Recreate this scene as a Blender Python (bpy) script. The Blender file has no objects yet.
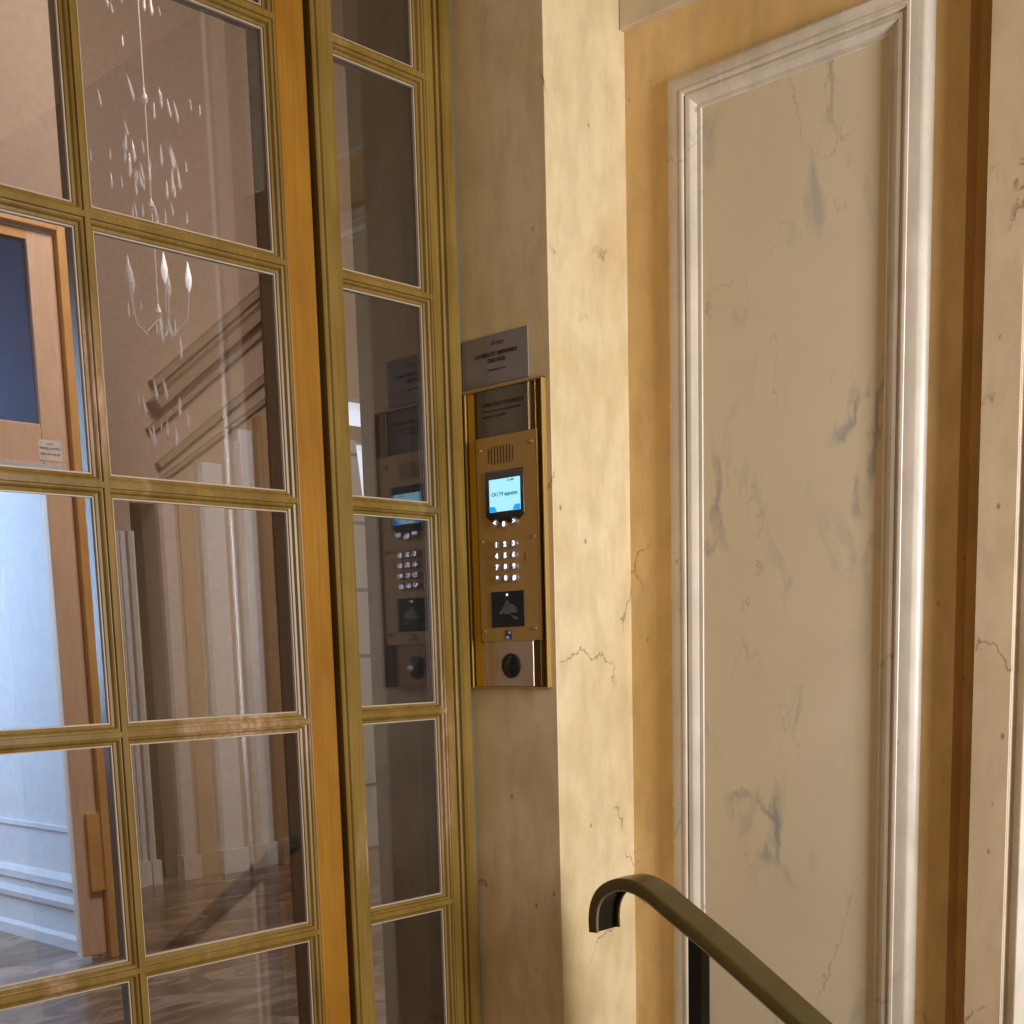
import bpy, math, random
from mathutils import Vector, Matrix
import numpy as np
random.seed(7)
S = bpy.context.scene
C = S.collection

# ------------------------------------------------------------------ helpers
class MB:
    def __init__(s): s.v = []; s.f = []
    def add(s, vs, fs):
        n = len(s.v); s.v += [tuple(v) for v in vs]; s.f += [tuple(i + n for i in f) for f in fs]; return s
    def box(s, x0, x1, y0, y1, z0, z1):
        vs = [(x, y, z) for x in (x0, x1) for y in (y0, y1) for z in (z0, z1)]
        return s.add(vs, [(0, 1, 3, 2), (4, 6, 7, 5), (0, 4, 5, 1), (2, 3, 7, 6), (0, 2, 6, 4), (1, 5, 7, 3)])
    def loft(s, rings, close=True, caps=True):
        n = len(rings[0]); vs = [p for r in rings for p in r]; fs = []
        for i in range(len(rings) - 1):
            for j in range(n if close else n - 1):
                k = (j + 1) % n
                fs.append((i * n + j, i * n + k, (i + 1) * n + k, (i + 1) * n + j))
        if caps: fs += [tuple(range(n))[::-1], tuple((len(rings) - 1) * n + j for j in range(n))]
        return s.add(vs, fs)
    def prism_z(s, prof, z0, z1):            # prof: (x, y)
        return s.loft([[(x, y, z0) for x, y in prof], [(x, y, z1) for x, y in prof]])
    def prism_x(s, prof, x0, x1):            # prof: (y, z)
        return s.loft([[(x0, y, z) for y, z in prof], [(x1, y, z) for y, z in prof]])
    def prism_y(s, prof, y0, y1):            # prof: (x, z)
        return s.loft([[(x, y0, z) for x, z in prof], [(x, y1, z) for x, z in prof]])
    def cyl(s, p, d, r, h, n=20, r2=None):
        p = Vector(p); d = Vector(d).normalized(); a = d.orthogonal().normalized(); b = d.cross(a)
        r2 = r if r2 is None else r2
        R = [[p + a * math.cos(t) * q + b * math.sin(t) * q + d * k for t in [2 * math.pi * i / n for i in range(n)]] for q, k in ((r, 0), (r2, h))]
        return s.loft(R)
    def lathe(s, p, d, prof, n=20):          # prof: (radius, height)
        p = Vector(p); d = Vector(d).normalized(); a = d.orthogonal().normalized(); b = d.cross(a)
        R = [[p + a * math.cos(t) * max(q, 1e-5) + b * math.sin(t) * max(q, 1e-5) + d * k for t in [2 * math.pi * i / n for i in range(n)]] for q, k in prof]
        return s.loft(R)
    def tube(s, pts, r, n=10):
        pts = [Vector(p) for p in pts]; R = []
        for i, p in enumerate(pts):
            t = (pts[min(i + 1, len(pts) - 1)] - pts[max(i - 1, 0)]).normalized()
            a = t.cross(Vector((0.3, 0.1, 0.95))).normalized(); b = t.cross(a)
            R.append([p + a * math.cos(q) * r + b * math.sin(q) * r for q in [2 * math.pi * k / n for k in range(n)]])
        return s.loft(R)

WORLD = {}
def obj(name, mb, mat, parent=None, loc=(0, 0, 0), smooth=False, bev=0, seg=2):
    me = bpy.data.meshes.new(name)
    base = WORLD.get(parent.name, Vector((0, 0, 0))) if parent else Vector((0, 0, 0))
    L = Vector(loc) if not parent else base
    me.from_pydata([tuple(Vector(v) - L) for v in mb.v], [], mb.f); me.validate()
    import bmesh
    bm = bmesh.new(); bm.from_mesh(me); bmesh.ops.recalc_face_normals(bm, faces=bm.faces); bm.to_mesh(me); bm.free()
    if smooth:
        for p in me.polygons: p.use_smooth = True
    o = bpy.data.objects.new(name, me); C.objects.link(o)
    if mat: me.materials.append(mat)
    if parent: o.parent = parent
    else: o.location = L
    WORLD[o.name] = L
    if smooth:
        m = o.modifiers.new('edge', 'EDGE_SPLIT'); m.split_angle = math.radians(32)
    if bev:
        m = o.modifiers.new('bevel', 'BEVEL'); m.width = bev; m.segments = seg; m.limit_method = 'ANGLE'; m.angle_limit = math.radians(40)
    return o
def empty(name, loc):
    o = bpy.data.objects.new(name, None); C.objects.link(o); o.location = loc; o.empty_display_size = .05
    WORLD[o.name] = Vector(loc); return o
def tag(o, label, cat, group=None, kind=None):
    if label: o['label'] = label
    if cat: o['category'] = cat
    if group: o['group'] = group
    if kind: o['kind'] = kind
    return o
def struct(o, label, cat): return tag(o, label, cat, None, 'structure')

# text turned into mesh on a plane facing -X (reads left to right towards -Y)
def text(name, s, y0, z0, x, h, mat, parent, shear=0, width=None, depth=.0003, bold=0):
    cu = bpy.data.curves.new(name, 'FONT'); cu.body = s; cu.size = h; cu.extrude = depth; cu.shear = shear; cu.offset = bold
    cu.align_x = 'CENTER'; cu.align_y = 'CENTER'
    t = bpy.data.objects.new(name, cu); C.objects.link(t)
    dg = bpy.context.evaluated_depsgraph_get(); me = bpy.data.meshes.new_from_object(t.evaluated_get(dg))
    bpy.data.objects.remove(t); bpy.data.curves.remove(cu)
    xs = [v.co.x for v in me.vertices] or [0, 1]
    k = (width / (max(xs) - min(xs))) if width else 1
    mb = MB(); mb.v = [(x - v.co.z, y0 - v.co.x * k, z0 + v.co.y) for v in me.vertices]
    mb.f = [tuple(p.vertices) for p in me.polygons]
    bpy.data.meshes.remove(me)
    return obj(name, mb, mat, parent)

# ------------------------------------------------------------------ materials
class N:
    def __init__(s, name):
        s.m = bpy.data.materials.new(name); s.m.use_nodes = True; s.t = s.m.node_tree; s.t.nodes.clear()
        s.out = s.t.nodes.new('ShaderNodeOutputMaterial')
        s.b = s.t.nodes.new('ShaderNodeBsdfPrincipled'); s.t.links.new(s.b.outputs[0], s.out.inputs[0])
        s.tc = s.t.nodes.new('ShaderNodeTexCoord')
    def n(s, typ, **k):
        x = s.t.nodes.new('ShaderNode' + typ)
        for a, v in k.items():
            if a.startswith('i_'): x.inputs[a[2:].replace('_', ' ')].default_value = v
            else: setattr(x, a, v)
        return x
    def l(s, a, b): s.t.links.new(a, b); return s
    def mapping(s, scale=(1, 1, 1), rot=(0, 0, 0), loc=(0, 0, 0)):
        m = s.n('Mapping'); m.inputs['Scale'].default_value = scale; m.inputs['Rotation'].default_value = rot; m.inputs['Location'].default_value = loc
        s.l(s.tc.outputs['Object'], m.inputs[0]); return m.outputs[0]
    def noise(s, vec, scale, detail=4, rough=.5, dist=0):
        x = s.n('TexNoise'); x.inputs['Scale'].default_value = scale; x.inputs['Detail'].default_value = detail
        x.inputs['Roughness'].default_value = rough; x.inputs['Distortion'].default_value = dist
        s.l(vec, x.inputs['Vector']); return x.outputs[0]
    def ramp(s, fac, stops):
        r = s.n('ValToRGB'); e = r.color_ramp.elements
        while len(e) < len(stops): e.new(.5)
        for q, (p, c) in zip(e, stops):
            q.position = p; q.color = (c, c, c, 1) if isinstance(c, (int, float)) else (*c, 1)
        s.l(fac, r.inputs[0]); return r.outputs[0]
    def mix(s, fac, a, b, typ='MIX'):
        m = s.n('Mix'); m.data_type = 'RGBA'; m.blend_type = typ
        for v, k in ((fac, 0), (a, 6), (b, 7)):
            if hasattr(v, 'is_output'): s.l(v, m.inputs[k])
            elif isinstance(v, (int, float)): m.inputs[k].default_value = v if k == 0 else (v, v, v, 1)
            else: m.inputs[k].default_value = (*v, 1)
        return m.outputs[2]
    def math(s, op, a, b=0.0):
        m = s.n('Math'); m.operation = op
        for v, k in ((a, 0), (b, 1)):
            if hasattr(v, 'is_output'): s.l(v, m.inputs[k])
            else: m.inputs[k].default_value = v
        return m.outputs[0]
    def vein(s, vec, scale, w, dist=1.5, detail=5, mscale=3, mlo=.5, mhi=.65):
        n = s.noise(vec, scale, detail, .55, dist)
        d = s.math('ABSOLUTE', s.math('SUBTRACT', n, .5))
        v = s.ramp(d, [(0, 1.0), (w, 0.0)])
        mk = s.ramp(s.noise(vec, mscale, 2, .5, .5), [(mlo, 0.0), (mhi, 1.0)])
        return s.math('MULTIPLY', v, mk)
    def crack(s, vec, scale, w, mscale, mlo, mhi, warp=.12):
        nz = s.n('TexNoise'); nz.inputs['Scale'].default_value = scale * 2.2; nz.inputs['Detail'].default_value = 7; nz.inputs['Roughness'].default_value = .62
        s.l(vec, nz.inputs['Vector'])
        sb = s.n('VectorMath'); sb.operation = 'SUBTRACT'; s.l(nz.outputs['Color'], sb.inputs[0]); sb.inputs[1].default_value = (.5, .5, .5)
        sc = s.n('VectorMath'); sc.operation = 'SCALE'; s.l(sb.outputs[0], sc.inputs[0]); sc.inputs['Scale'].default_value = warp
        ad = s.n('VectorMath'); ad.operation = 'ADD'; s.l(vec, ad.inputs[0]); s.l(sc.outputs[0], ad.inputs[1])
        vo = s.n('TexVoronoi'); vo.feature = 'DISTANCE_TO_EDGE'; vo.inputs['Scale'].default_value = scale; s.l(ad.outputs[0], vo.inputs['Vector'])
        v = s.ramp(vo.outputs['Distance'], [(0, 1.0), (w, 0.0)])
        mk = s.ramp(s.noise(vec, mscale, 3, .6, .3), [(mlo, 0.0), (mhi, 1.0)])
        return s.math('MULTIPLY', v, mk)
    def bump(s, h, strength, dist=.001):
        b = s.n('Bump'); b.inputs['Strength'].default_value = strength; b.inputs['Distance'].default_value = dist
        s.l(h, b.inputs['Height']); s.l(b.outputs[0], s.b.inputs['Normal'])
    def set(s, **k):
        for a, v in k.items(): s.b.inputs[a.replace('_', ' ')].default_value = v
        return s

def marble(name, c0, c1, crack, rough=.35, veinc=None, pits=True, spec=.5):
    m = N(name); v = m.mapping((1, 1, .8), (.2, .1, .3))
    n1 = m.noise(v, 5, 6, .6, .6)
    col = m.mix(m.ramp(n1, [(.3, 0.0), (.7, 1.0)]), c0, c1)
    n2 = m.noise(m.mapping((3, 3, 1.2)), 9, 4, .6)
    col = m.mix(m.math('MULTIPLY', m.ramp(n2, [(.42, 0.0), (.70, 1.0)]), .55), col, tuple(x * .78 for x in c0))
    cr = m.crack(m.mapping((1, 1, .8), (.5, .4, .1), (2.15, .4, 1.2)), 3.6, .010, 7.0, .535, .60, .16)
    col = m.mix(m.math('MULTIPLY', cr, .75), col, crack)
    if pits:
        vo = m.n('TexVoronoi'); vo.inputs['Scale'].default_value = 42; vo.inputs['Randomness'].default_value = 1
        m.l(m.mapping((1, 1, .6), (.3, .2, .1)), vo.inputs['Vector'])
        pv = m.ramp(vo.outputs['Distance'], [(.07, 1.0), (.14, 0.0)])
        mk = m.ramp(m.noise(v, 26, 2), [(.60, 0.0), (.66, 1.0)])
        pt = m.math('MULTIPLY', pv, mk); col = m.mix(m.math('MULTIPLY', pt, .7), col, crack)
    m.l(col, m.b.inputs['Base Color'])
    rr = m.ramp(n1, [(.3, rough - .06), (.7, rough + .08)]); m.l(rr, m.b.inputs['Roughness'])
    m.set(IOR=1.5)
    m.bump(m.noise(v, 60, 5, .6), .12, .001)
    return m.m

M = {}
M['marble'] = marble('ochre_marble', (.60, .45, .235), (.75, .62, .39), (.16, .08, .035))
M['sienna'] = marble('sienna_marble', (.66, .43, .16), (.80, .56, .27), (.16, .08, .03))
M['marble_grey'] = marble('greyed_marble', (.58, .47, .33), (.68, .57, .43), (.15, .09, .05), .4)
M['marble_tan'] = marble('tan_marble', (.58, .43, .27), (.68, .52, .34), (.15, .09, .05), .28)
M['moulding'] = marble('pale_moulding_marble', (.62, .54, .44), (.73, .65, .54), (.36, .27, .19), .27)
def panel_marble():
    m = N('pale_veined_marble'); v = m.mapping((1, 1, 1), (.3, .1, .2))
    n1 = m.noise(v, 3.2, 5, .55, .8)
    col = m.mix(m.ramp(n1, [(.3, 0.0), (.7, 1.0)]), (.66, .55, .38), (.73, .62, .44))
    d = m.mapping((1, 1.5, .7), (-.6, 0, 0), (.9, .8, .2))
    v1 = m.crack(d, 3.0, .040, 5.0, .50, .60, .22)
    v2 = m.math('MULTIPLY', m.ramp(m.noise(m.mapping((1, 2.2, .8), (.6, .1, .2), (2.4, 1.7, .2)), 7, 5, .6, 1.0), [(.52, 0.0), (.68, 1.0)]), m.ramp(m.noise(v, 5, 2), [(.52, 0.0), (.64, 1.0)]))
    v3 = m.crack(m.mapping((1, 1.6, .7), (-.9, .1, 0), (5.4, .7, 3.2)), 4.5, .012, 5, .50, .60, .2)
    col = m.mix(m.math('MULTIPLY', v2, .55), col, (.36, .37, .34))
    col = m.mix(m.math('MULTIPLY', v1, .75), col, (.27, .27, .27))
    col = m.mix(m.math('MULTIPLY', v3, .6), col, (.33, .24, .14))
    m.l(col, m.b.inputs['Base Color']); m.set(Roughness=.33, IOR=1.5)
    m.bump(m.noise(v, 40, 4), .06, .001); return m.m
M['panel'] = panel_marble()

def paint(name, c0, c1, worn, rough=.34, metal=.0, wear=.62, coat=.25):
    m = N(name)
    g = m.noise(m.mapping((60, 60, 2.2)), 3, 4, .6)
    b = m.noise(m.mapping((6, 6, 2)), 3, 3, .5)
    col = m.mix(m.ramp(b, [(.35, 0.0), (.65, 1.0)]), c0, c1)
    col = m.mix(m.math('MULTIPLY', m.ramp(g, [(.4, 0.0), (.7, 1.0)]), .45), col, tuple(x * .62 for x in c0))
    w = m.math('MULTIPLY', m.ramp(m.noise(m.mapping((3, 3, 1)), 2.2, 3), [(wear - .04, 0.0), (wear + .06, 1.0)]),
               m.ramp(m.noise(m.mapping((30, 30, 8)), 4, 5, .7), [(.4, 0.2), (.6, 1.0)]))
    col = m.mix(w, col, worn)
    m.l(col, m.b.inputs['Base Color'])
    m.set(Roughness=rough, Metallic=metal, Coat_Weight=0.0, Specular_IOR_Level=.32)
    m.bump(g, .15, .0006); return m.m
M['stile'] = paint('varnished_amber_wood', (.27, .115, .010), (.34, .155, .016), (.40, .22, .10), .36, wear=.72)
M['frame'] = paint('olive_gold_varnish', (.185, .11, .02), (.255, .16, .035), (.44, .27, .15), .34, wear=.66)
M['muntin'] = paint('bronze_gold_varnish', (.18, .105, .02), (.25, .155, .035), (.46, .29, .18), .33, wear=.60)
def plain(name, c, rough=.5, metal=0., emis=None, es=0, spec=None, bumps=0):
    m = N(name); v = m.mapping((1, 1, 1)); n = m.noise(v, 30, 3)
    m.l(m.mix(m.ramp(n, [(.3, 0.0), (.7, 1.0)]), tuple(x * .9 for x in c), tuple(min(1, x * 1.06) for x in c)), m.b.inputs['Base Color'])
    m.set(Roughness=rough, Metallic=metal)
    if emis: m.b.inputs['Emission Color'].default_value = (*emis, 1); m.set(Emission_Strength=es)
    if bumps: m.bump(n, bumps, .001)
    return m.m
M['dark'] = plain('shade_black', (.012, .011, .012), .35)  # near-black standing in for shade behind the glass and in the door gap
M['rear'] = plain('shaded_gilt_rear', (.07, .045, .02), .5)  # gilt darkened to stand in for shade on the rear of the bars
M['seal'] = plain('pale_putty', (.46, .37, .28), .35)
M['joint'] = plain('grey_joint', (.10, .10, .10), .8)
def brushed(name, c, rough=.35, metal=.8):
    m = N(name); g = m.noise(m.mapping((40, 400, 3)), 4, 3)
    m.l(m.mix(m.ramp(g, [(.35, 0.0), (.65, 1.0)]), tuple(x * .85 for x in c), c), m.b.inputs['Base Color'])
    m.set(Roughness=rough, Metallic=metal); return m.m
M['brass_plate'] = brushed('brushed_brass', (.46, .28, .075), .5, .25)
M['brass'] = brushed('polished_brass', (.72, .50, .17), .25, .9)
M['brass_yellow'] = brushed('yellow_brass', (.62, .36, .03), .35, .5)
M['brass_dark'] = plain('shaded_brass', (.10, .065, .018), .4, .4)  # brass darkened to imitate shade in the tray recess and slots
M['nickel'] = plain('pale_nickel_brass', (.60, .47, .33), .22, .75)
M['black'] = plain('black_gloss', (.008, .008, .011), .18)
M['chrome'] = plain('chrome', (.62, .62, .68), .18, .9)
M['digit'] = plain('backlit_digit', (.8, .8, 1), .4, 0, (.80, .80, 1.0), 1.5)
M['screen'] = plain('lit_display', (.2, .4, .5), .3, 0, (.33, .74, .98), 1.05)
M['screen_blue'] = plain('blue_softkey', (.0, .2, .5), .3, 0, (.0, .30, .80), 1.0)
M['ink'] = plain('dark_ink', (.025, .020, .018), .7)
M['ink_soft'] = plain('grey_ink', (.06, .05, .045), .7)
M['ink_teal'] = plain('teal_ink', (.02, .10, .14), .7)
M['red'] = plain('dull_red_ink', (.16, .03, .035), .6)
M['plaque'] = plain('grey_plaque', (.205, .18, .175), .30)
M['plaque_dark'] = plain('smoked_plaque', (.10, .080, .055), .3)
M['grey_mark'] = plain('grey_print', (.10, .11, .11), .5)
M['blue_badge'] = plain('blue_badge', (.03, .04, .22), .4)
M['white'] = plain('white_print', (.75, .75, .75), .5)
M['rail'] = plain('dark_bronze_handrail', (.115, .085, .030), .30, .55)
M['rail_edge'] = plain('bronze_channel_lip', (.34, .29, .20), .3, .6)  # paler than the rail, so the colour carries the lip's edge highlight
M['steel'] = plain('black_steel', (.006, .007, .011), .28)
M['plaster'] = plain('taupe_plaster', (.37, .28, .22), .85)
M['plaster_light'] = plain('pale_plaster', (.60, .56, .54), .7)
M['pil_pink'] = plain('pinkish_pilaster', (.52, .45, .42), .5)
M['pil_tan'] = plain('tan_pilaster', (.40, .27, .15), .5)
M['pil_grey'] = plain('grey_pilaster', (.60, .60, .64), .5)
M['cornice'] = plain('brown_cornice', (.25, .18, .12), .6)
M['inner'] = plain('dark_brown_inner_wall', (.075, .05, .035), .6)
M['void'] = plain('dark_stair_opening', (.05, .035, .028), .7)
M['oak'] = paint('orange_oak', (.62, .33, .11), (.70, .40, .15), (.70, .45, .2), .4, wear=.9)
M['oak_pale'] = paint('pale_oak', (.70, .48, .33), (.74, .52, .37), (.7, .5, .3), .4, wear=.9)
def floor_mat():
    m = N('brown_mottled_marble_floor'); v = m.mapping((1, 2.2, 1))
    n = m.noise(v, 2.6, 7, .65, 1.2)
    col = m.ramp(n, [(.30, (.045, .028, .02)), (.48, (.14, .085, .05)), (.60, (.26, .18, .12)), (.75, (.30, .25, .24))])
    m.l(col, m.b.inputs['Base Color']); m.set(Roughness=.22); return m.m
M['floor'] = floor_mat()
def stone_mat():
    m = N('pale_block_stone'); b = m.n('TexBrick')
    m.l(m.mapping((1, 1, 1), (math.pi / 2, 0, 0)), b.inputs['Vector'])
    b.inputs['Scale'].default_value = 1; b.inputs['Brick Width'].default_value = .6; b.inputs['Row Height'].default_value = .42
    b.inputs['Mortar Size'].default_value = .012
    b.inputs['Color1'].default_value = (.50, .49, .47, 1); b.inputs['Color2'].default_value = (.44, .43, .42, 1); b.inputs['Mortar'].default_value = (.16, .16, .18, 1)
    m.l(b.outputs['Color'], m.b.inputs['Base Color']); m.set(Roughness=.8); return m.m
M['stone'] = stone_mat()
def glass(name, tint, fac):
    m = bpy.data.materials.new(name); m.use_nodes = True; t = m.node_tree; t.nodes.clear()
    o = t.nodes.new('ShaderNodeOutputMaterial'); mx = t.nodes.new('ShaderNodeMixShader')
    a = t.nodes.new('ShaderNodeBsdfTransparent'); a.inputs[0].default_value = (*tint, 1)
    g = t.nodes.new('ShaderNodeBsdfGlossy'); g.inputs['Roughness'].default_value = .004; g.inputs[0].default_value = (.95, .95, .97, 1)
    mx.inputs[0].default_value = fac
    t.links.new(a.outputs[0], mx.inputs[1]); t.links.new(g.outputs[0], mx.inputs[2]); t.links.new(mx.outputs[0], o.inputs[0])
    return m
M['glass'] = glass('pane_glass', (.93, .93, .94), .135)
M['glass_blue'] = glass('daylight_tint_glass', (.27, .30, .36), .10)  # blue of the daylight is put into the glass tint
def crystal():
    m = glass('cut_crystal', (.9, .9, .92), .5); t = m.node_tree
    d = t.nodes.new('ShaderNodeBsdfPrincipled'); d.inputs['Base Color'].default_value = (.85, .83, .80, 1); d.inputs['Roughness'].default_value = .12
    t.links.new(d.outputs[0], t.nodes['Mix Shader'].inputs[2]); return m
M['crystal'] = crystal()
M['sky'] = plain('daylight_pane', (.6, .7, .9), .5, 0, (.78, .86, 1.0), 1.0)
M['bulb'] = plain('lit_bulb', (1, .9, .8), .5, 0, (.92, .90, 1.0), .55)
M['paper'] = plain('notice_paper', (.72, .66, .62), .8)

# ------------------------------------------------------------------ constants (metres; origin = camera)
FL = -1.25            # landing and hall floor
YD = 1.5              # face of the glazed screen
XW = 1.4897           # face of the marble pier with the entry phone
YC = 1.316            # lit return of the pier
X2 = 1.677            # face of the panelled wall
TOP = 1.9

# ------------------------------------------------------------------ glazed door leaf (door_1)
ROWS = [1.166, .8534, .5405, .2218, -.0898, -.4018, -.7147]
ZB, ZT = -1.03, 1.166
BACK = .050
def muntin_prof(c, w=.0125):
    # across, depth (0 = front)
    h = [(-w, .013), (-w + .0005, .0105), (-w + .004, .0095), (-w + .0055, .0055), (-w + .0075, .004), (-.0042, .0038), (-.0036, .0), ]
    f = h + [(-a, d) for a, d in h[::-1]]
    bk = [(w, .0215), (-w, .0215)]
    return [(c + a, d) for a, d in f + bk]
def vbar(mb, c, z0, z1, w=.0125, off=0): mb.prism_z([(a, YD + d + off) for a, d in muntin_prof(c, w)], z0, z1)
def hbar(mb, c, x0, x1, w=.0135, off=.0002): mb.prism_x([(YD + d + off, a) for a, d in muntin_prof(c, w)], x0, x1)
def rearbar(c): return [(c - .0125, .0215), (c + .0125, .0215), (c + .006, .046), (c - .006, .046)]
def stick(c, sgn):   # moulded edge beside a stile or rail; sgn = direction towards the glass
    p = [(0, .001), (.0015, .0), (.004, .0003), (.005, .0035), (.008, .0045), (.0095, .0095), (.0125, .0105), (.013, .013), (.013, .022), (0, .022)]
    return [(c + sgn * a, d) for a, d in p]

door = empty('door_1', (.86, YD, FL))
struct(door, 'tall glazed door leaf with amber wooden stile and gilt glazing bars', 'door')
DX0, DX1, DM = .560, 1.1560, .857
mb = MB(); mb.box(DX1 - .0, 1.2045, YD, YD + BACK, FL + .01, 1.30); obj('stile', mb, M['stile'], door, bev=.002)['label'] = 'wide amber brown stile'
mb = MB(); mb.box(.47, DX0, YD, YD + BACK, FL + .01, 1.30); obj('stile', mb, M['stile'], door, bev=.002)
mb = MB(); mb.box(DX0, DX1, YD + .0006, YD + BACK, FL + .01, ZB); obj('bottom_rail', mb, M['stile'], door)
mb = MB(); mb.box(DX0, DX1, YD + .0006, YD + BACK, ZT, 1.30); obj('top_rail', mb, M['stile'], door)
for x, s in ((DX0, 1), (DX1, -1)):
    mb = MB(); mb.prism_z([(a, YD + d) for a, d in stick(x, s)], ZB, ZT); obj('glazing_moulding', mb, M['muntin'], door)
for z, s in ((ZB, 1), (ZT, -1)):
    mb = MB(); mb.prism_x([(YD + d + .0003, a) for a, d in stick(z, s)], DX0, DX1); obj('glazing_moulding', mb, M['muntin'], door)
mb = MB(); vbar(mb, DM, ZB, ZT); o = obj('muntin', mb, M['muntin'], door)
mb = MB(); mb.prism_z([(a, YD + d) for a, d in rearbar(DM)], ZB, ZT); obj('rear_bead', mb, M['dark'], o)  # near-black colour imitates shade on the rear of the muntin
for z in ROWS[1:]:
    mb = MB(); hbar(mb, z, DX0, DX1); o = obj('muntin', mb, M['muntin'], door)
    mb = MB(); mb.prism_x([(YD + d, a) for a, d in rearbar(z)], DX0, DX1); obj('rear_bead', mb, M['rear'], o)
def pane(x0, x1, z0, z1, parent, mat):
    mb = MB(); mb.box(x0, x1, YD + .0165, YD + .0195, z0, z1)
    g = obj('pane', mb, mat, parent)
    # thin pale putty line round the glass
    s = .0018; y0, y1 = YD + .0128, YD + .0172
    mb = MB(); mb.box(x0, x0 + s, y0, y1, z0, z1).box(x1 - s, x1, y0, y1, z0, z1).box(x0 + s, x1 - s, y0, y1, z0, z0 + s).box(x0 + s, x1 - s, y0, y1, z1 - s, z1)
    obj('putty', mb, M['seal'], g)
    return g
zs = [ZT - .013] + [q for z in ROWS[1:] for q in (z + .0135, z - .0135)] + [ZB + .013]
for k in range(0, len(zs), 2):
    for x0, x1 in ((DX0 + .013, DM - .0125), (DM + .0125, DX1 - .013)):
        pane(x0, x1, zs[k + 1], zs[k], door, M['glass'])
# rebate behind the glass on the stile side, its shade put into the dark colour
mb = MB(); mb.box(DX1 - .0115, DX1 + .0005, YD + .022, YD + BACK + .002, ZB, ZT); obj('rebate', mb, M['dark'], door)
mb = MB(); mb.box(DX0, DX0 + .0115, YD + .022, YD + BACK + .002, ZB, ZT); obj('rebate', mb, M['dark'], door)

# ------------------------------------------------------------------ sidelight (window_1)
side = empty('window_1', (1.34, YD, FL))
struct(side, 'narrow glazed sidelight between the door and the marble pier', 'window')
SX0, SX1 = 1.2490, 1.4310
mb = MB(); mb.prism_z([(1.2125, YD + BACK), (1.2125, YD - .004), (1.2145, YD - .006), (1.2175, YD - .006), (1.219, YD - .003), (1.2205, YD - .003), (1.222, YD - .0065), (1.2245, YD - .0065), (1.226, YD - .001), (SX0, YD - .0005), (SX0, YD + BACK)], FL, 1.5)
obj('stile', mb, M['frame'], side)
rp = [(SX1, YD + BACK), (SX1, YD), (1.4462, YD), (1.4475, YD + .005), (1.4495, YD + .005), (1.4505, YD - .001), (1.4535, YD - .002), (1.4565, YD - .001), (1.4575, YD + .005), (1.4600, YD + .005), (1.4612, YD - .002), (1.4650, YD - .006), (1.4800, YD - .006), (1.4835, YD - .002), (1.4845, YD + BACK)]
mb = MB(); mb.prism_z(rp, FL, 1.5); obj('stile', mb, M['frame'], side)['label'] = 'grooved olive gold stile'
SB = ZB
mb = MB(); mb.box(SX0, SX1, YD + .001, YD + BACK, FL, SB); obj('bottom_rail', mb, M['frame'], side)
mb = MB(); mb.box(SX0, SX1, YD + .001, YD + BACK, 1.168, 1.5); obj('top_rail', mb, M['frame'], side)
for x, s in ((SX0, 1), (SX1, -1)):
    mb = MB(); mb.prism_z([(a, YD + d) for a, d in stick(x, s)], SB, 1.168); obj('glazing_moulding', mb, M['muntin'], side)
for z in ROWS[1:]:
    mb = MB(); hbar(mb, z + .0025, SX0, SX1, .0125); o = obj('muntin', mb, M['muntin'], side)
    mb = MB(); mb.prism_x([(YD + d, a) for a, d in rearbar(z + .0025)], SX0, SX1); obj('rear_bead', mb, M['rear'], o)
zs = [1.166] + [q for z in ROWS[1:] for q in (z + .015, z - .010)] + [SB + .002]
for k in range(0, len(zs), 2): pane(SX0 + .013, SX1 - .013, zs[k + 1], zs[k], side, M['glass'])
mb = MB(); mb.box(SX1 - .0115, SX1 + .0005, YD + .022, YD + BACK + .002, SB, 1.168); obj('rebate', mb, M['dark'], side)

# masonry joint between frame and marble, dark strip as painted shade in the gap behind door stile, head over the door
mb = MB(); mb.box(1.4846, XW + .002, YD + .001, YD + .03, FL, 1.5); struct(obj('trim_1', mb, M['joint'], None, (1.487, YD, FL)), 'grey mortar joint between the gilt frame and the marble', 'joint')
mb = MB(); mb.box(1.2050, 1.2120, YD + .02, YD + .03, FL, 1.32); struct(obj('trim_2', mb, M['dark'], None, (1.2085, YD + .02, FL)), 'dark strip standing in for shade in the gap beside the door stile', 'strip')
mb = MB(); mb.box(.30, 1.2125, YD - .004, YD + BACK, 1.31, 1.5); mb.box(.40, .465, YD - .004, YD + BACK, FL, 1.31)
struct(obj('trim_3', mb, M['frame'], None, (.43, YD, FL)), 'olive gold door frame head and far jamb', 'frame')

# ------------------------------------------------------------------ marble pier, panelled wall
mb = MB(); mb.box(XW, 1.73, YC, YD + .055, FL, TOP)
pier = obj('wall_pier', mb, M['marble'], None, (1.6, YC, FL), bev=.0012)
struct(pier, 'ochre marble pier with a brightly lit return beside the entry phone', 'wall')
mb = MB(); mb.box(X2, 1.80, .766, YC + .01, -1.9, TOP); mb.box(X2 + .03, 1.80, .58, .766, -1.9, TOP)
wr = obj('wall_right', mb, M['sienna'], None, (1.74, .95, FL))
struct(wr, 'ochre marble wall framing the tall veined panel', 'wall')
PY0, PY1, PZ0, PZ1 = .8745, 1.1720, -.95, .7835
mb = MB(); mb.box(X2 - .0008, X2 + .02, PY0 - .004, PY1 + .004, PZ0 - .004, PZ1 + .004)
obj('panel', mb, M['panel'], wr)['label'] = 'pale veined marble panel'
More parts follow.
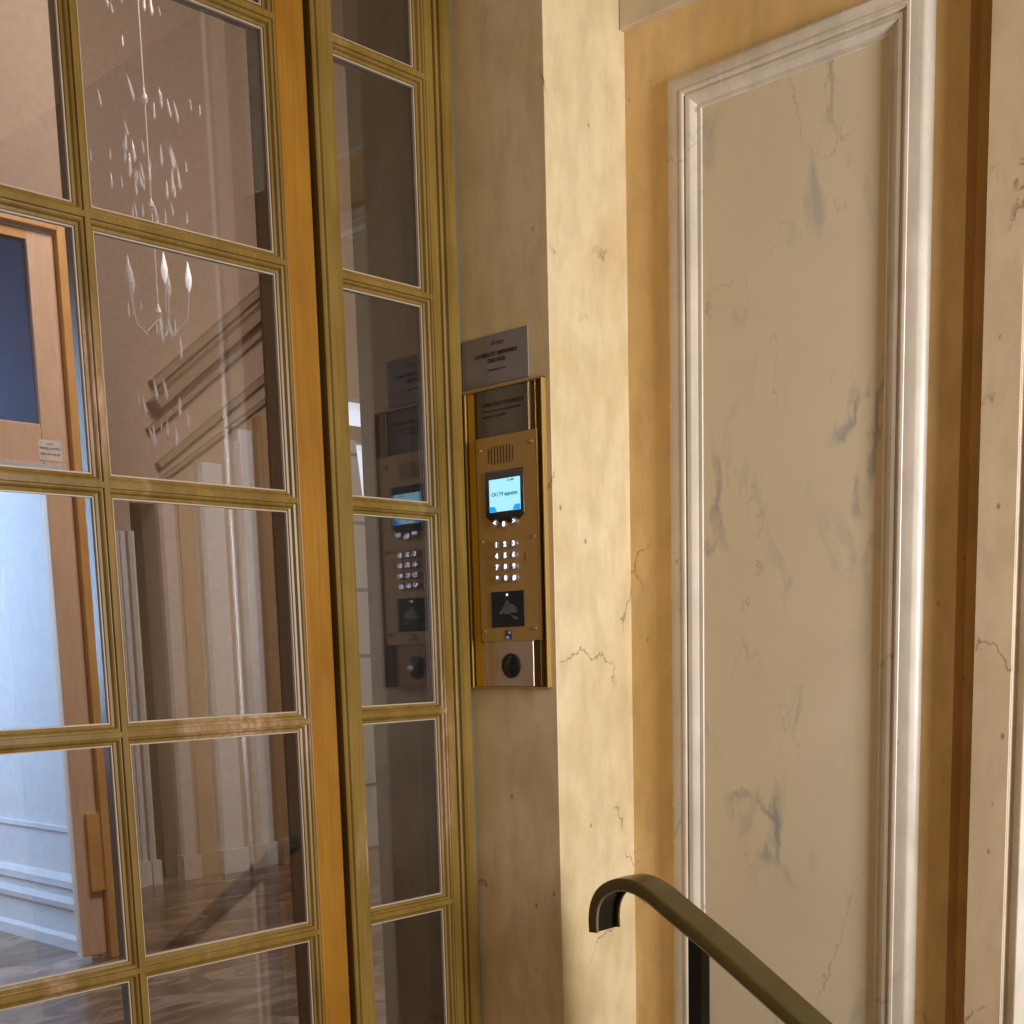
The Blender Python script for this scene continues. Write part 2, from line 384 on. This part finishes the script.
# mitred frame moulding: (outward distance from panel edge, height above wall)
def rise(a0, a1, h0, h1, n=7): return [(a0 + (a1 - a0) * (1 - math.cos(t)), h0 + (h1 - h0) * math.sin(t)) for t in [math.pi / 2 * k / n for k in range(n + 1)]]
def fall(a0, a1, h0, h1, n=8): return [(a0 + (a1 - a0) * math.sin(t), h0 + (h1 - h0) * (1 - math.cos(t))) for t in [math.pi / 2 * k / n for k in range(n + 1)]]
PR = [(-.0005, 0)] + rise(0, .0022, 0, .0034, 4) + [(.0075, .0034)] + [(.0078, .0038), (.0110, .0068), (.0150, .0100), (.0168, .0112)] + [(.0225, .0116), (.0226, .0092), (.0260, .0092)] + rise(.0260, .0308, .0094, .0138, 5) + [(.0335, .0132), (.0342, .0122), (.0500, .0122), (.0512, .0118), (.0560, .0082), (.0602, .0040), (.0628, .0)] + [(.0625, -.004)]
mb = MB(); rings = []
for a, h in PR:
    rings.append([(X2 - h, PY1 + a, PZ1 + a * .93), (X2 - h, PY0 - a, PZ1 + a * .93), (X2 - h, PY0 - a, PZ0 - a * .93), (X2 - h, PY1 + a, PZ0 - a * .93)])
mb.loft(rings, close=True, caps=False)
obj('panel_moulding', mb, M['moulding'], wr, smooth=True)['label'] = 'raised mitred marble moulding round the panel'
# frieze slab over the panel
mb = MB(); mb.box(1.664, X2 + .02, .727, YC - .0005, .932, TOP)
struct(obj('trim_4', mb, M['marble_grey'], None, (X2, 1.0, .932), bev=.002), 'greyish marble frieze slab above the panel', 'frieze')
# right pilaster
mb = MB(); mb.box(1.650, 1.72, .6775, .7265, -1.9, TOP)
struct(obj('trim_5', mb, M['marble_tan'], None, (1.685, .70, FL), bev=.0030, seg=4, smooth=True), 'tan marble pilaster strip right of the panel', 'pilaster')
mb = MB(); mb.prism_z([(1.654, .6770), (1.661, .6730), (1.657, .6670), (1.6510, .6600)] + [(1.6510, .6585), (1.6535, .6550), (1.6620, .6440), (1.6690, .6330), (1.6740, .6180)] + [(1.6745, .612), (2.40, .612), (2.40, .6770)], -1.9, TOP)
struct(obj('trim_6', mb, M['moulding'], None, (1.70, .60, FL), smooth=True), 'white lit marble moulding at the right edge', 'moulding')

mb = MB(); mb.box(2.40, 2.50, -2.0, .677, -1.9, TOP)
struct(obj('wall_passage', mb, M['pil_tan'], None, (2.45, -.6, -1.9)), 'tan wall of the side passage right of the panelled wall', 'wall')
# ------------------------------------------------------------------ floor, steps
mb = MB(); mb.box(-1.4, 1.80, .92, 1.56, FL - .2, FL); mb.box(-1.4, 1.80, .64, .92, FL - .4, FL - .17); mb.box(-1.4, 1.80, .36, .64, FL - .55, FL - .34); mb.box(-2.4, 3.2, -2.6, .36, FL - .66, FL - .51)
struct(obj('floor', mb, M['floor'], None, (0, 0, FL - .51)), 'mottled brown marble landing with three steps down', 'floor')

# ------------------------------------------------------------------ handrail
hr = empty('handrail', (1.44, 1.018, FL))
tag(hr, 'dark bronze stair handrail with a hooked end on a black steel post', 'handrail')
ctrl = [(1.1945, -.409), (1.1950, -.388), (1.191, -.366), (1.180, -.347), (1.162, -.334), (1.139, -.3265), (1.112, -.3275), (1.083, -.338), (1.050, -.357), (1.010, -.380), (.960, -.4095), (.900, -.447), (.80, -.5095), (.60, -.634), (.30, -.822), (.02, -.997), (-.03, -1.02), (-.08, -1.02), (-.10, -1.04)]
def catmull(P, n=5):
    out = []
    for i in range(len(P) - 1):
        p = [Vector(P[max(0, min(len(P) - 1, i + k))]) for k in (-1, 0, 1, 2)]
        for j in range(n):
            t = j / n
            out.append(.5 * ((2 * p[1]) + (p[2] - p[0]) * t + (2 * p[0] - 5 * p[1] + 4 * p[2] - p[3]) * t * t + (3 * p[1] - p[0] - 3 * p[2] + p[3]) * t ** 3))
    return out + [Vector(P[-1])]
path = catmull(ctrl)
def sweep(mb, prof, sub=None):
    R = []
    P = path if sub is None else path[sub[0]:sub[1]]
    for i, p in enumerate(P):
        t = (P[min(i + 1, len(P) - 1)] - P[max(i - 1, 0)]).normalized()
        nrm = Vector((t[1], -t[0]))      # points up/outwards when walking away from the hook
        nrm = Vector((t.y, -t.x))
        R.append([(RX + a, p.x + nrm.x * b, p.y + nrm.y * b) for a, b in prof])
    mb.loft(R)
RX = 1.44
W = .027
U = [(-W, -.013), (-W, -.002), (-W + .001, .0015), (-W + .0035, .0035), (0, .0042), (W - .0035, .0035), (W - .001, .0015), (W, -.002), (W, -.013), (W - .003, -.013), (W - .004, -.002), (-W + .004, -.002), (-W + .003, -.013)]
mb = MB(); sweep(mb, U); obj('rail', mb, M['rail'], hr, smooth=True)
mb = MB(); sweep(mb, [(-W + .004, -.0095), (-W + .004, -.002), (W - .004, -.002), (W - .004, -.0095)]); obj('channel_bar', mb, M['steel'], hr)['label'] = 'black steel bar under the bronze rail'
for q in (-1, 1):
    mb = MB(); sweep(mb, [(q * W, -.0152), (q * W, -.0125), (q * (W - .0035), -.0125), (q * (W - .0035), -.0152)]); obj('channel_lip', mb, M['rail_edge'], hr)['label'] = 'lip of the rail channel with its edge highlight put into the colour'
def post(y, z1, z0):
    mb = MB(); mb.box(RX - .011, RX + .011, y - .011, y + .011, z0 + .008, z1); mb.box(RX - .035, RX + .035, y - .035, y + .035, z0, z0 + .008)
    obj('post', mb, M['steel'], hr, bev=.0012)
post(1.018, -.385, FL); post(.10, -.955, FL - .51)

# ------------------------------------------------------------------ plaque above the entry phone
mb = MB(); mb.box(XW - .0022, XW, 1.3575, 1.4965, .4115, .4850)
pq = obj('notice_plaque', mb, M['plaque'], None, (XW, 1.43, .4115), bev=.0006)
tag(pq, 'small grey engraved plaque with red and black lettering above the entry phone', 'plaque')
xf = XW - .0024
text('logo', 'free', 1.421, .4720, xf, .0125, M['red'], pq, shear=.3, width=.026)
text('lettering', 'LA FIBRE EST DISPONIBLE', 1.4235, .4560, xf, .0085, M['ink'], pq, width=.088, bold=.00018)
text('lettering', 'CHEZ VOUS', 1.4235, .4465, xf, .0085, M['ink'], pq, width=.037, bold=.00018)
text('lettering', 'Contactez-nous', 1.4235, .4335, xf, .0066, M['ink_soft'], pq, width=.039)

# ------------------------------------------------------------------ entry phone
BY0, BY1, BZ0, BZ1 = 1.3255, 1.4945, -.0545, .4070
ph = empty('entry_phone', (XW, 1.41, BZ0))
tag(ph, 'brass wall entry phone with lit blue screen and backlit keypad on the marble pier', 'intercom')
x = XW
# shallow brass tray: four lips and a back
mb = MB()
mb.prism_y([(x, BZ1), (x - .009, BZ1), (x - .009, BZ1 - .0028), (x, BZ1 - .0028)], BY0, BY1)
mb.prism_y([(x, BZ0), (x - .009, BZ0), (x - .009, BZ0 + .0022), (x, BZ0 + .0022)], BY0, BY1)
mb.box(x - .009, x, BY0, BY0 + .0028, BZ0, BZ1)
mb.box(x - .0055, x, BY1 - .0028, BY1, BZ0, BZ1)
obj('tray', mb, M['brass_plate'], ph, bev=.0007)
mb = MB(); mb.box(x - .0012, x, BY0 + .0028, BY1 - .0028, BZ0 + .0022, BZ1 - .0028); obj('tray_back', mb, M['brass_dark'], ph)
mb = MB(); mb.box(x - .003, x - .0012, 1.4775, 1.4915, .018, BZ1 - .003); mb.box(x - .0036, x - .0012, 1.4720, 1.4900, BZ0 + .003, .018)
obj('side_strip', mb, M['brass_yellow'], ph)['label'] = 'yellow brass strip at the left of the tray'
mb = MB(); mb.prism_z([(x - .0012, 1.3440), (x - .0060, 1.3425), (x - .0060, 1.3405), (x - .0012, 1.3390)], BZ0 + .003, BZ1 - .003); obj('side_bead', mb, M['brass'], ph)
# name plate window at the top
mb = MB(); mb.box(x - .0040, x - .0012, 1.3590, 1.4700, .325, .4035); np_ = obj('name_plate', mb, M['plaque_dark'], ph); np_['label'] = 'smoked name plate with faint lettering'
text('lettering', 'ASSISTANCE TECHNIQUE', 1.4140, .3815, x - .0042, .0085, M['ink'], np_, width=.086, bold=.00012)
text('lettering', 'Pour tout renseignement', 1.4160, .3725, x - .0042, .0062, M['ink'], np_, width=.080)
text('lettering', 'appelez le gardien', 1.4320, .3645, x - .0042, .0062, M['ink'], np_, width=.050)
mb = MB(); mb.box(x - .0075, x - .0012, 1.3560, 1.3590, .334, .4035); obj('name_plate_edge', mb, M['nickel'], ph)['label'] = 'bright metal edge beside the name plate'
# front plate
FX = x - .0095
mb = MB(); mb.box(FX, x - .0012, 1.3470, 1.4755, .0195, .3330); fp = obj('front_plate', mb, M['brass_plate'], ph, bev=.0009); fp['label'] = 'brushed brass face plate'
mb = MB(); mb.box(FX - .0003, x - .003, 1.3452, 1.3470, .0205, .3320); obj('plate_edge', mb, M['brass'], ph)
for y, z in ((1.466, .314), (1.3575, .3155), (1.4665, .175), (1.3570, .176), (1.4675, .036), (1.3580, .0375)):
    mb = MB(); mb.lathe((FX, y, z), (-1, 0, 0), [(.0036, 0), (.0034, .0008), (.0022, .0018), (.0, .0021)], 16); obj('screw', mb, M['brass'], fp, smooth=True)
for i in range(9):
    y = 1.4475 - i * .0064
    mb = MB(); mb.box(FX - .0002, FX + .001, y - .0013, y + .0013, .2905 + (.003 if i in (0, 8) else 0), .3175 - (.003 if i in (0, 8) else 0)); obj('speaker_slot', mb, M['brass_dark'], fp)
# screen with bevelled lower corners
mb = MB(); bz = [(1.4560, .2800), (1.3740, .2800), (1.3740, .2120), (1.3900, .2010), (1.4380, .2010), (1.4560, .2120)]
mb.loft([[(FX - h, y, z) for y, z in bz] for h in (0, .0016)]); sb = obj('screen_bezel', mb, M['black'], ph, bev=.0006); sb['label'] = 'glossy black screen surround'
mb = MB(); mb.box(FX - .0022, FX - .001, 1.3810, 1.4465, .2185, .2675); obj('display', mb, M['screen'], sb)['label'] = 'lit pale blue display'
sx = FX - .0025
text('display_text', 'OU T9 appuyez', 1.4135, .2445, sx, .0085, M['ink_teal'], sb, width=.055)
text('display_text', '12:40', 1.4010, .2640, sx, .0045, M['ink_teal'], sb, width=.014)
for s, y in ((1, 1.4465), (-1, 1.3810)):
    pts = [(y, .2188), (y, .2268), (y - s * .010, .2268), (y - s * .0135, .2240), (y - s * .0155, .2188)]
    mb = MB(); mb.loft([[(sx - h, a, b) for a, b in pts] for h in (-.0002, .0002)]); obj('softkey', mb, M['screen_blue'], sb)
def key(y, z, ch, r=.0062):
    mb = MB(); mb.lathe((FX, y, z), (-1, 0, 0), [(r + .0006, 0), (r + .0006, .0008), (r, .0012), (r - .0004, .0030), (r * .6, .0042), (0, .0046)], 20)
    k = obj('key', mb, M['chrome'], ph, smooth=True)
    text('digit', ch, y, z, FX - .0047, .0105, M['digit'], k, bold=.0003, depth=.0003)
for y, z, ch in ((1.4345, .2015, '<'), (1.4150, .1985, '0'), (1.3930, .2015, '>')): key(y, z, ch)
for r in range(4):
    for c in range(3): key(1.4320 - c * .0183, .1680 - r * .0172, '123456789*0#'[r * 3 + c])
mb = MB(); mb.box(FX - .0003, FX + .001, 1.3745, 1.3765, .140, .152); obj('slot', mb, M['brass_dark'], fp)
# card reader
mb = MB(); mb.box(FX - .0012, FX, 1.3795, 1.4500, .0415, .0965); rd = obj('card_reader', mb, M['black'], ph, bev=.0004); rd['label'] = 'black square badge reader with a hand symbol'
def poly(mb, pts, xx, th=.0003): mb.loft([[(xx - h, a, b) for a, b in pts] for h in (0, th)]); return mb
mb = MB(); rx = FX - .0013
poly(mb, [(1.4165, .0820), (1.4130, .0830), (1.4110, .0805), (1.4210, .0665), (1.4245, .0630), (1.4300, .0610), (1.4330, .0640), (1.4250, .0700)], rx)
poly(mb, [(1.4110, .0775), (1.4010, .0755), (1.3970, .0720), (1.3960, .0680), (1.3925, .0640), (1.4100, .0620), (1.4200, .0610), (1.4230, .0650)], rx)
poly(mb, [(1.4130, .0615), (1.3930, .0560), (1.3930, .0520), (1.4010, .0535), (1.4060, .0590)], rx)
obj('hand_symbol', mb, M['grey_mark'], rd)
mb = MB(); mb.lathe((FX - .0012, 1.4150, .0910), (-1, 0, 0), [(.0019, 0), (.0018, .0004), (0, .0008)], 14); obj('indicator_light', mb, M['digit'], rd, smooth=True)
# small blue emblem
mb = MB(); mb.box(FX - .0006, FX, 1.4075, 1.4215, .0225, .0365); em = obj('emblem', mb, M['blue_badge'], ph); em['label'] = 'tiny blue and white emblem'
mb = MB(); poly(mb, [(1.4205, .0240), (1.4160, .0230), (1.4130, .0240), (1.4130, .0260), (1.4180, .0275)], FX - .0007)
poly(mb, [(1.4090, .0350), (1.4160, .0335), (1.4130, .0315), (1.4095, .0300), (1.4105, .0320)], FX - .0007); obj('emblem_mark', mb, M['white'], em)
# lower polished plate with round push button
LX = x - .0045
mb = MB(); mb.prism_z([(x - .0012, 1.4720), (LX + .0016, 1.4715), (LX + .0004, 1.45), (LX, 1.41), (LX, 1.3630), (x - .0012, 1.3610)], -.0515, .0195)
lp = obj('lower_plate', mb, M['nickel'], ph, smooth=True); lp['label'] = 'polished pale metal plate below the face plate'
mb = MB(); mb.box(x - .004, x - .0012, 1.3465, 1.3605, -.0515, .018); obj('side_bar', mb, M['brass_dark'], ph)
mb = MB(); mb.lathe((LX, 1.4105, -.0190), (-1, 0, 0), [(.0195, 0), (.0195, .002), (.0175, .0042), (.0150, .0048), (.0135, .0038), (.0125, .0040), (.008, .0058), (0, .0066)], 32)
obj('push_button', mb, M['black'], ph, smooth=True)['label'] = 'round dark push button'

for o in ph.children:
    n_ = o.name.split('.')[0]
    d_ = .0088 if n_ in ('front_plate', 'plate_edge', 'screen_bezel', 'key', 'card_reader', 'emblem') else .0035 if n_ in ('lower_plate', 'push_button', 'name_plate', 'name_plate_edge', 'side_bar', 'side_strip') else 0
    o.location.y -= d_
# ------------------------------------------------------------------ hall beyond the glass
YB = 6.5
mb = MB(); mb.box(-.5, 8.0, 1.56, 9.0, FL - .1, FL); struct(obj('floor_hall', mb, M['floor'], None, (3, 4, FL)), 'mottled brown marble floor of the hall behind the door', 'floor')
mb = MB()
mb.box(2.765, 3.84, YB, YB + .15, FL, 3.7); mb.box(3.84, 4.0, YB, YB + .15, .88, 3.7); mb.box(4.0, 5.36, YB, YB + .15, FL, 3.7)
mb.box(5.36, 5.85, YB, YB + .15, 1.62, 3.7); mb.box(5.85, 7.6, YB, YB + .15, FL, 3.7)
struct(obj('wall_back', mb, M['plaster'], None, (4, YB, FL)), 'taupe plaster back wall of the hall behind the door', 'wall')
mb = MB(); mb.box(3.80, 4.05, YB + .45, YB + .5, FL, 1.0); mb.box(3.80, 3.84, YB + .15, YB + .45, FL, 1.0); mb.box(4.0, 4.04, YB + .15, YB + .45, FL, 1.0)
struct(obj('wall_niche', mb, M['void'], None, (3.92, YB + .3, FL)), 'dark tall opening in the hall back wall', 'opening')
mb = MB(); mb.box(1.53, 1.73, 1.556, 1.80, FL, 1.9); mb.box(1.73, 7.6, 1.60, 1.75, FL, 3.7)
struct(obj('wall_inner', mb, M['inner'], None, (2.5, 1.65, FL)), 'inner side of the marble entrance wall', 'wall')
mb = MB(); mb.box(7.5, 7.6, 1.75, 6.5, FL, 3.7); struct(obj('wall_hall_right', mb, M['plaster'], None, (7.5, 4, FL)), 'far right plaster wall of the hall', 'wall')
mb = MB(); mb.box(-.5, 7.6, 1.6, 9.0, 3.7, 3.8); struct(obj('ceiling', mb, M['plaster'], None, (3.5, 4, 3.7)), 'taupe ceiling of the hall', 'ceiling')
mb = MB(); mb.box(-.6, .30, YD, YD + .1, FL, 3.7); mb.box(.30, 1.73, YD, YD + .1, 1.5, 3.7)
struct(obj('wall_front', mb, M['marble_grey'], None, (0, YD, FL)), 'marble wall left of and above the glazed door', 'wall')
mb = MB(); mb.box(-.6, -.5, YD, 9.0, FL, 3.7); struct(obj('wall_left', mb, M['plaster_light'], None, (-.55, 5, FL)), 'pale left wall of the hall', 'wall')

# pilaster bands (x range as a share of depth)
k = 7
for a, b, mt, out, lab in ((.545, .5700, 'pil_tan', .03, 'tan pilaster beside the oak door frame'), (.571, .5760, 'plaster_light', .05, 'thin pale bead left of the dark opening'), (.578, .5830, 'pil_grey', .03, 'narrow grey bead left of the dark opening'), (.585, .5905, 'plaster_light', .05, 'pale architrave of the dark opening'),
                           (.615, .6300, 'pil_pink', .06, 'pinkish pilaster right of the dark opening'), (.637, .6530, 'pil_tan', .02, 'tan recessed pilaster in the hall'), (.656, .6800, 'pil_grey', .07, 'broad grey pilaster in the hall'),
                           (.689, .7030, 'pil_pink', .05, 'pinkish pilaster right of the broad grey one'), (.704, .7190, 'pil_grey', .02, 'pale grey band near the door stile'), (.721, .7330, 'pil_tan', .08, 'orange tan pilaster nearest the door stile')):
    x0, x1 = a * YB, b * YB
    z1 = 1.42 + .77 * ((x0 + x1) / 2 - 3.95) - .60
    mb = MB(); mb.prism_z([(x0, YB), (x0, YB - out * .6), (x0 + .012, YB - out), (x1 - .012, YB - out), (x1, YB - out * .6), (x1, YB)], FL, max(z1, .72))
    mb.box(x0 - .01, x1 + .01, YB - out - .015, YB, FL, FL + .14)
    struct(obj('trim_%d' % k, mb, M[mt], None, ((x0 + x1) / 2, YB, FL)), lab, 'pilaster'); k += 1
# raking cornice mouldings
for (xa, za), (xb, zb), th, out in (((4.017, 1.521), (4.817, 2.178), .035, .07), ((4.0, 1.40), (4.81, 2.06), .05, .11), ((3.98, 1.27), (4.817, 1.95), .028, .06), ((4.02, 1.085), (4.80, 1.67), .03, .05), ((4.02, 1.00), (4.80, 1.54), .02, .04)):
    d = Vector((xb - xa, zb - za)).normalized(); n = Vector((-d.y, d.x)) * th / 2
    pa = Vector((xa, za)); pb = Vector((xb, zb)) + d * .55
    pr = [pa - n, pb - n, pb + n, pa + n]
    mb = MB(); mb.prism_y([(p.x, p.y) for p in pr], YB - out, YB)
    struct(obj('trim_%d' % k, mb, M['cornice'], None, (xa, YB, za)), 'brown raking cornice moulding, %s of the five' % ('topmost', 'second', 'middle', 'fourth', 'lowest')[k - 17], 'moulding'); k += 1
# daylit window beyond the sidelight and block stone under it
mb = MB(); mb.box(5.36, 5.85, YB + .10, YB + .15, .10, 1.62); w2 = obj('window_2', mb, M['sky'], None, (5.6, YB + .1, .10)); struct(w2, 'bright daylit window seen through the sidelight', 'window')
mb = MB(); mb.box(5.36, 5.85, YB + .03, YB + .10, 1.36, 1.46); mb.box(5.36, 5.40, YB + .02, YB + .10, .10, 1.62); mb.box(5.80, 5.85, YB + .02, YB + .10, .10, 1.62)
obj('window_frame', mb, M['cornice'], w2)
mb = MB(); mb.prism_y([(5.30, FL), (5.90, FL), (5.90, .08), (5.60, .08), (5.45, 1.36), (5.30, 1.36)], YB - .03, YB + .16); struct(obj('wall_stone', mb, M['stone'], None, (5.6, YB, FL)), 'pale block stone wall under the bright window', 'wall')

# oak street door with glass tinted for blue daylight (door_2) in the hall
Y5 = 5.0
od = empty('door_2', (2.4, Y5, FL)); struct(od, 'orange oak door with a blue upper pane seen through the glass', 'door')
mb = MB(); mb.box(2.700, 2.765, Y5 - .03, Y5 + .08, FL, 1.78); mb.box(.6, 2.700, Y5 - .03, Y5 + .08, 1.70, 1.78); obj('jamb', mb, M['oak'], od, bev=.004)
mb = MB(); mb.box(2.585, 2.698, Y5, Y5 + .05, FL + .02, 1.69); obj('stile', mb, M['oak_pale'], od, bev=.004)
mb = MB(); mb.box(1.62, 1.75, Y5, Y5 + .05, FL + .02, 1.69); obj('stile', mb, M['oak_pale'], od, bev=.004)
mb = MB(); mb.box(1.75, 2.585, Y5, Y5 + .05, 1.652, 1.69); obj('top_rail', mb, M['oak'], od)
mb = MB(); mb.box(1.75, 2.585, Y5, Y5 + .05, .70, .955); obj('lock_rail', mb, M['oak_pale'], od, bev=.004)
mb = MB(); mb.box(1.75, 2.66, Y5 - .008, Y5, .735, .80); obj('kick_strip', mb, M['pil_grey'], od)
mb = MB(); mb.box(1.75, 2.585, Y5 + .02, Y5 + .026, .955, 1.652); obj('pane', mb, M['glass_blue'], od)['label'] = 'upper pane tinted for dusky blue daylight'
mb = MB(); mb.box(1.75, 2.585, Y5 + .02, Y5 + .026, FL + .04, .70); obj('pane', mb, M['glass'], od)
mb = MB(); mb.box(2.640, 2.700, Y5 - .02, Y5, -.95, -.62); obj('hinge_block', mb, M['oak'], od)['label'] = 'darker oak block low on the stile'
mb = MB(); mb.box(2.565, 2.665, Y5 - .0015, Y5 - .0002, .815, .895)
st = obj('notice_sticker', mb, M['paper'], None, (2.61, Y5, .815)); tag(st, 'small white notice sticker on the oak door rail', 'sticker')
def textY(s, xc, z, y, h, width, mat, par):
    t = text('lettering', s, 0, 0, 0, h, mat, par, width=width)
    me = t.data; base = WORLD[par.name]
    for v in me.vertices:
        w = v.co + base; v.co = Vector((xc - w.y, y - .0004 + w.x * 0, z + w.z)) - base
    return t
for i, (z, h) in enumerate(((.880, .008), (.862, .013), (.840, .012))):
    textY(('AVIS', 'FERMER LA PORTE', 'MERCI DE VEILLER')[i], 2.615, z, Y5 - .0017, h, (.03, .085, .085)[i], M['ink_soft'], st)
# daylit side room behind the oak door
mb = MB(); mb.box(2.705, 2.765, Y5 + .08, 9.0, FL, 3.7)
struct(obj('wall_side', mb, M['plaster_light'], None, (2.735, 6.5, FL)), 'pale daylit wall seen through the oak door', 'wall')
mb = MB(); mb.box(-.5, 2.765, Y5 - .03, Y5 + .08, 1.78, 3.7); mb.box(-.5, .6, Y5 - .03, Y5 + .08, FL, 1.78)
struct(obj('wall_partition', mb, M['plaster'], None, (.5, Y5, FL)), 'taupe partition wall around the oak door', 'wall')
mb = MB(); bp = [(2.705, FL), (2.665, FL), (2.665, FL + .05), (2.685, FL + .065), (2.685, FL + .17), (2.660, FL + .19), (2.655, FL + .215), (2.690, FL + .235), (2.690, FL + .27), (2.668, FL + .28), (2.668, FL + .31), (2.705, FL + .335)]
mb.loft([[(a, y, b) for a, b in bp] for y in (Y5 + .08, 9.0)]); struct(obj('baseboard_side', mb, M['plaster_light'], None, (2.69, 6.5, FL)), 'tall moulded pale skirting along the daylit wall', 'skirting')
mb = MB(); bp = [(2.705, FL + .52), (2.690, FL + .525), (2.690, FL + .545), (2.705, FL + .55)]
mb.loft([[(a, y, b) for a, b in bp] for y in (Y5 + .08, 9.0)]); struct(obj('trim_%d' % k, mb, M['plaster_light'], None, (2.70, 6.5, FL + .52)), 'thin dado bead on the daylit wall', 'bead')

# ------------------------------------------------------------------ crystal chandelier in the hall
CX, CY, CZ = 2.62, 4.15, 1.30
ch = empty('chandelier', (CX, CY, CZ)); tag(ch, 'small crystal chandelier glinting through the glazed door', 'chandelier')
mb = MB(); mb.cyl((CX, CY, CZ - .15), (0, 0, 1), .0025, 3.7 - CZ + .15, 8)
for q in (-.1, .25, .6, .95): mb.lathe((CX, CY, CZ + q), (0, 0, 1), [(.0, 0), (.008, .008), (.013, .02), (.008, .034), (.0025, .05)], 14)
obj('stem', mb, M['crystal'], ch)
def drop(p, s, n=6):
    mb = MB(); a = random.uniform(-.1, .5); d = Vector((-math.sin(a) * .6, 0, 1)).normalized()
    mb.lathe(Vector(p) - d * s, d, [(0, 0), (s * .17, s * .35), (s * .13, s * 1.2), (0, s * 2)], n); return mb
for i in range(5):
    t = 2 * math.pi * i / 5 + 1.9; q = .11; ex, ey = CX + q * math.cos(t), CY + q * math.sin(t)
    mb = MB(); mb.tube([(CX, CY, CZ - .10), (CX + .05 * math.cos(t), CY + .05 * math.sin(t), CZ - .15), (CX + .10 * math.cos(t), CY + .10 * math.sin(t), CZ - .10), (ex, ey, CZ)], .0018, 8); obj('arm', mb, M['crystal'], ch)
    mb = MB(); mb.lathe((ex, ey, CZ), (0, 0, 1), [(.001, -.01), (.009, .012), (.012, .035), (.007, .065), (.001, .095)], 12); obj('candle_bulb', mb, M['bulb'] if i in (2, 3) else M['crystal'], ch)
for i in range(84):
    t = random.uniform(0, 6.28); k = random.choice((0, 1, 2, 2, 2, 3, 3, 4)); rr = (.09, .10, .13, .20, .15)[k] * random.uniform(.3, 1.05); z = CZ + (-.42, -.10, .34, .52, .92)[k] + random.uniform(-.10, .10)
    obj('crystal_drop', drop((CX + rr * math.cos(t), CY + rr * math.sin(t), z), random.uniform(.016, .044)), M['crystal'], ch)

# ------------------------------------------------------------------ camera
F, PX, PY = 1280.395, 513.941, 850.898
yaw, pit, rol = [math.radians(a) for a in (46.44799524, -8.76110622, -1.53454089)]
f = Vector((math.sin(yaw) * math.cos(pit), math.cos(yaw) * math.cos(pit), math.sin(pit)))
r = Vector((math.cos(yaw), -math.sin(yaw), 0)); u = r.cross(f)
r2 = r * math.cos(rol) + u * math.sin(rol); u2 = -r * math.sin(rol) + u * math.cos(rol)
cam = bpy.data.cameras.new('camera'); co = bpy.data.objects.new('camera', cam); C.objects.link(co)
m = Matrix((( r2.x, u2.x, -f.x, 0), (r2.y, u2.y, -f.y, 0), (r2.z, u2.z, -f.z, 0), (0, 0, 0, 1)))
co.matrix_world = m
cam.sensor_width = 36; cam.sensor_fit = 'HORIZONTAL'; cam.lens = F * 36 / 1024
cam.shift_x = (512 - PX) / 1024; cam.shift_y = (PY - 512) / 1024; cam.clip_start = .02
S.camera = co

# ------------------------------------------------------------------ lights
def area(name, loc, target, sx, sy, power, col, spread=None):
    l = bpy.data.lights.new(name, 'AREA'); l.shape = 'RECTANGLE'; l.size = sx; l.size_y = sy; l.energy = power; l.color = col
    o = bpy.data.objects.new(name, l); C.objects.link(o); o.location = loc
    o.rotation_euler = (Vector(target) - Vector(loc)).to_track_quat('-Z', 'Y').to_euler()
    if spread: l.spread = spread
    return o
area('lobby_daylight', (1.20, -.9, .25), (1.62, 1.1, 0), .36, 1.2, 55, (.97, .98, 1.0))
area('lobby_fill', (-.9, -.6, .9), (1.6, 1.2, 0), .4, .4, 3.5, (1, .80, .55))  # added warm fill light, unseen, standing in for lobby ambience
area('hall_fill', (3.3, 2.9, 3.45), (3.4, 5.6, .2), 1.5, 1.5, 185, (1, .86, .76))  # added unseen fill that brightens the hall and the oak door
area('side_room_daylight', (1.3, 6.6, .7), (2.7, 6.0, -.3), 1.2, 2.2, 190, (.42, .66, 1.0))
w = bpy.data.worlds.new('world'); S.world = w; w.use_nodes = True
w.node_tree.nodes['Background'].inputs[0].default_value = (1.0, .60, .24, 1)
w.node_tree.nodes['Background'].inputs[1].default_value = .25

S.view_settings.view_transform = 'Standard'; S.view_settings.look = 'None'; S.view_settings.gamma = 1
S.view_settings.exposure = 0.0; S.view_settings.use_curve_mapping = False
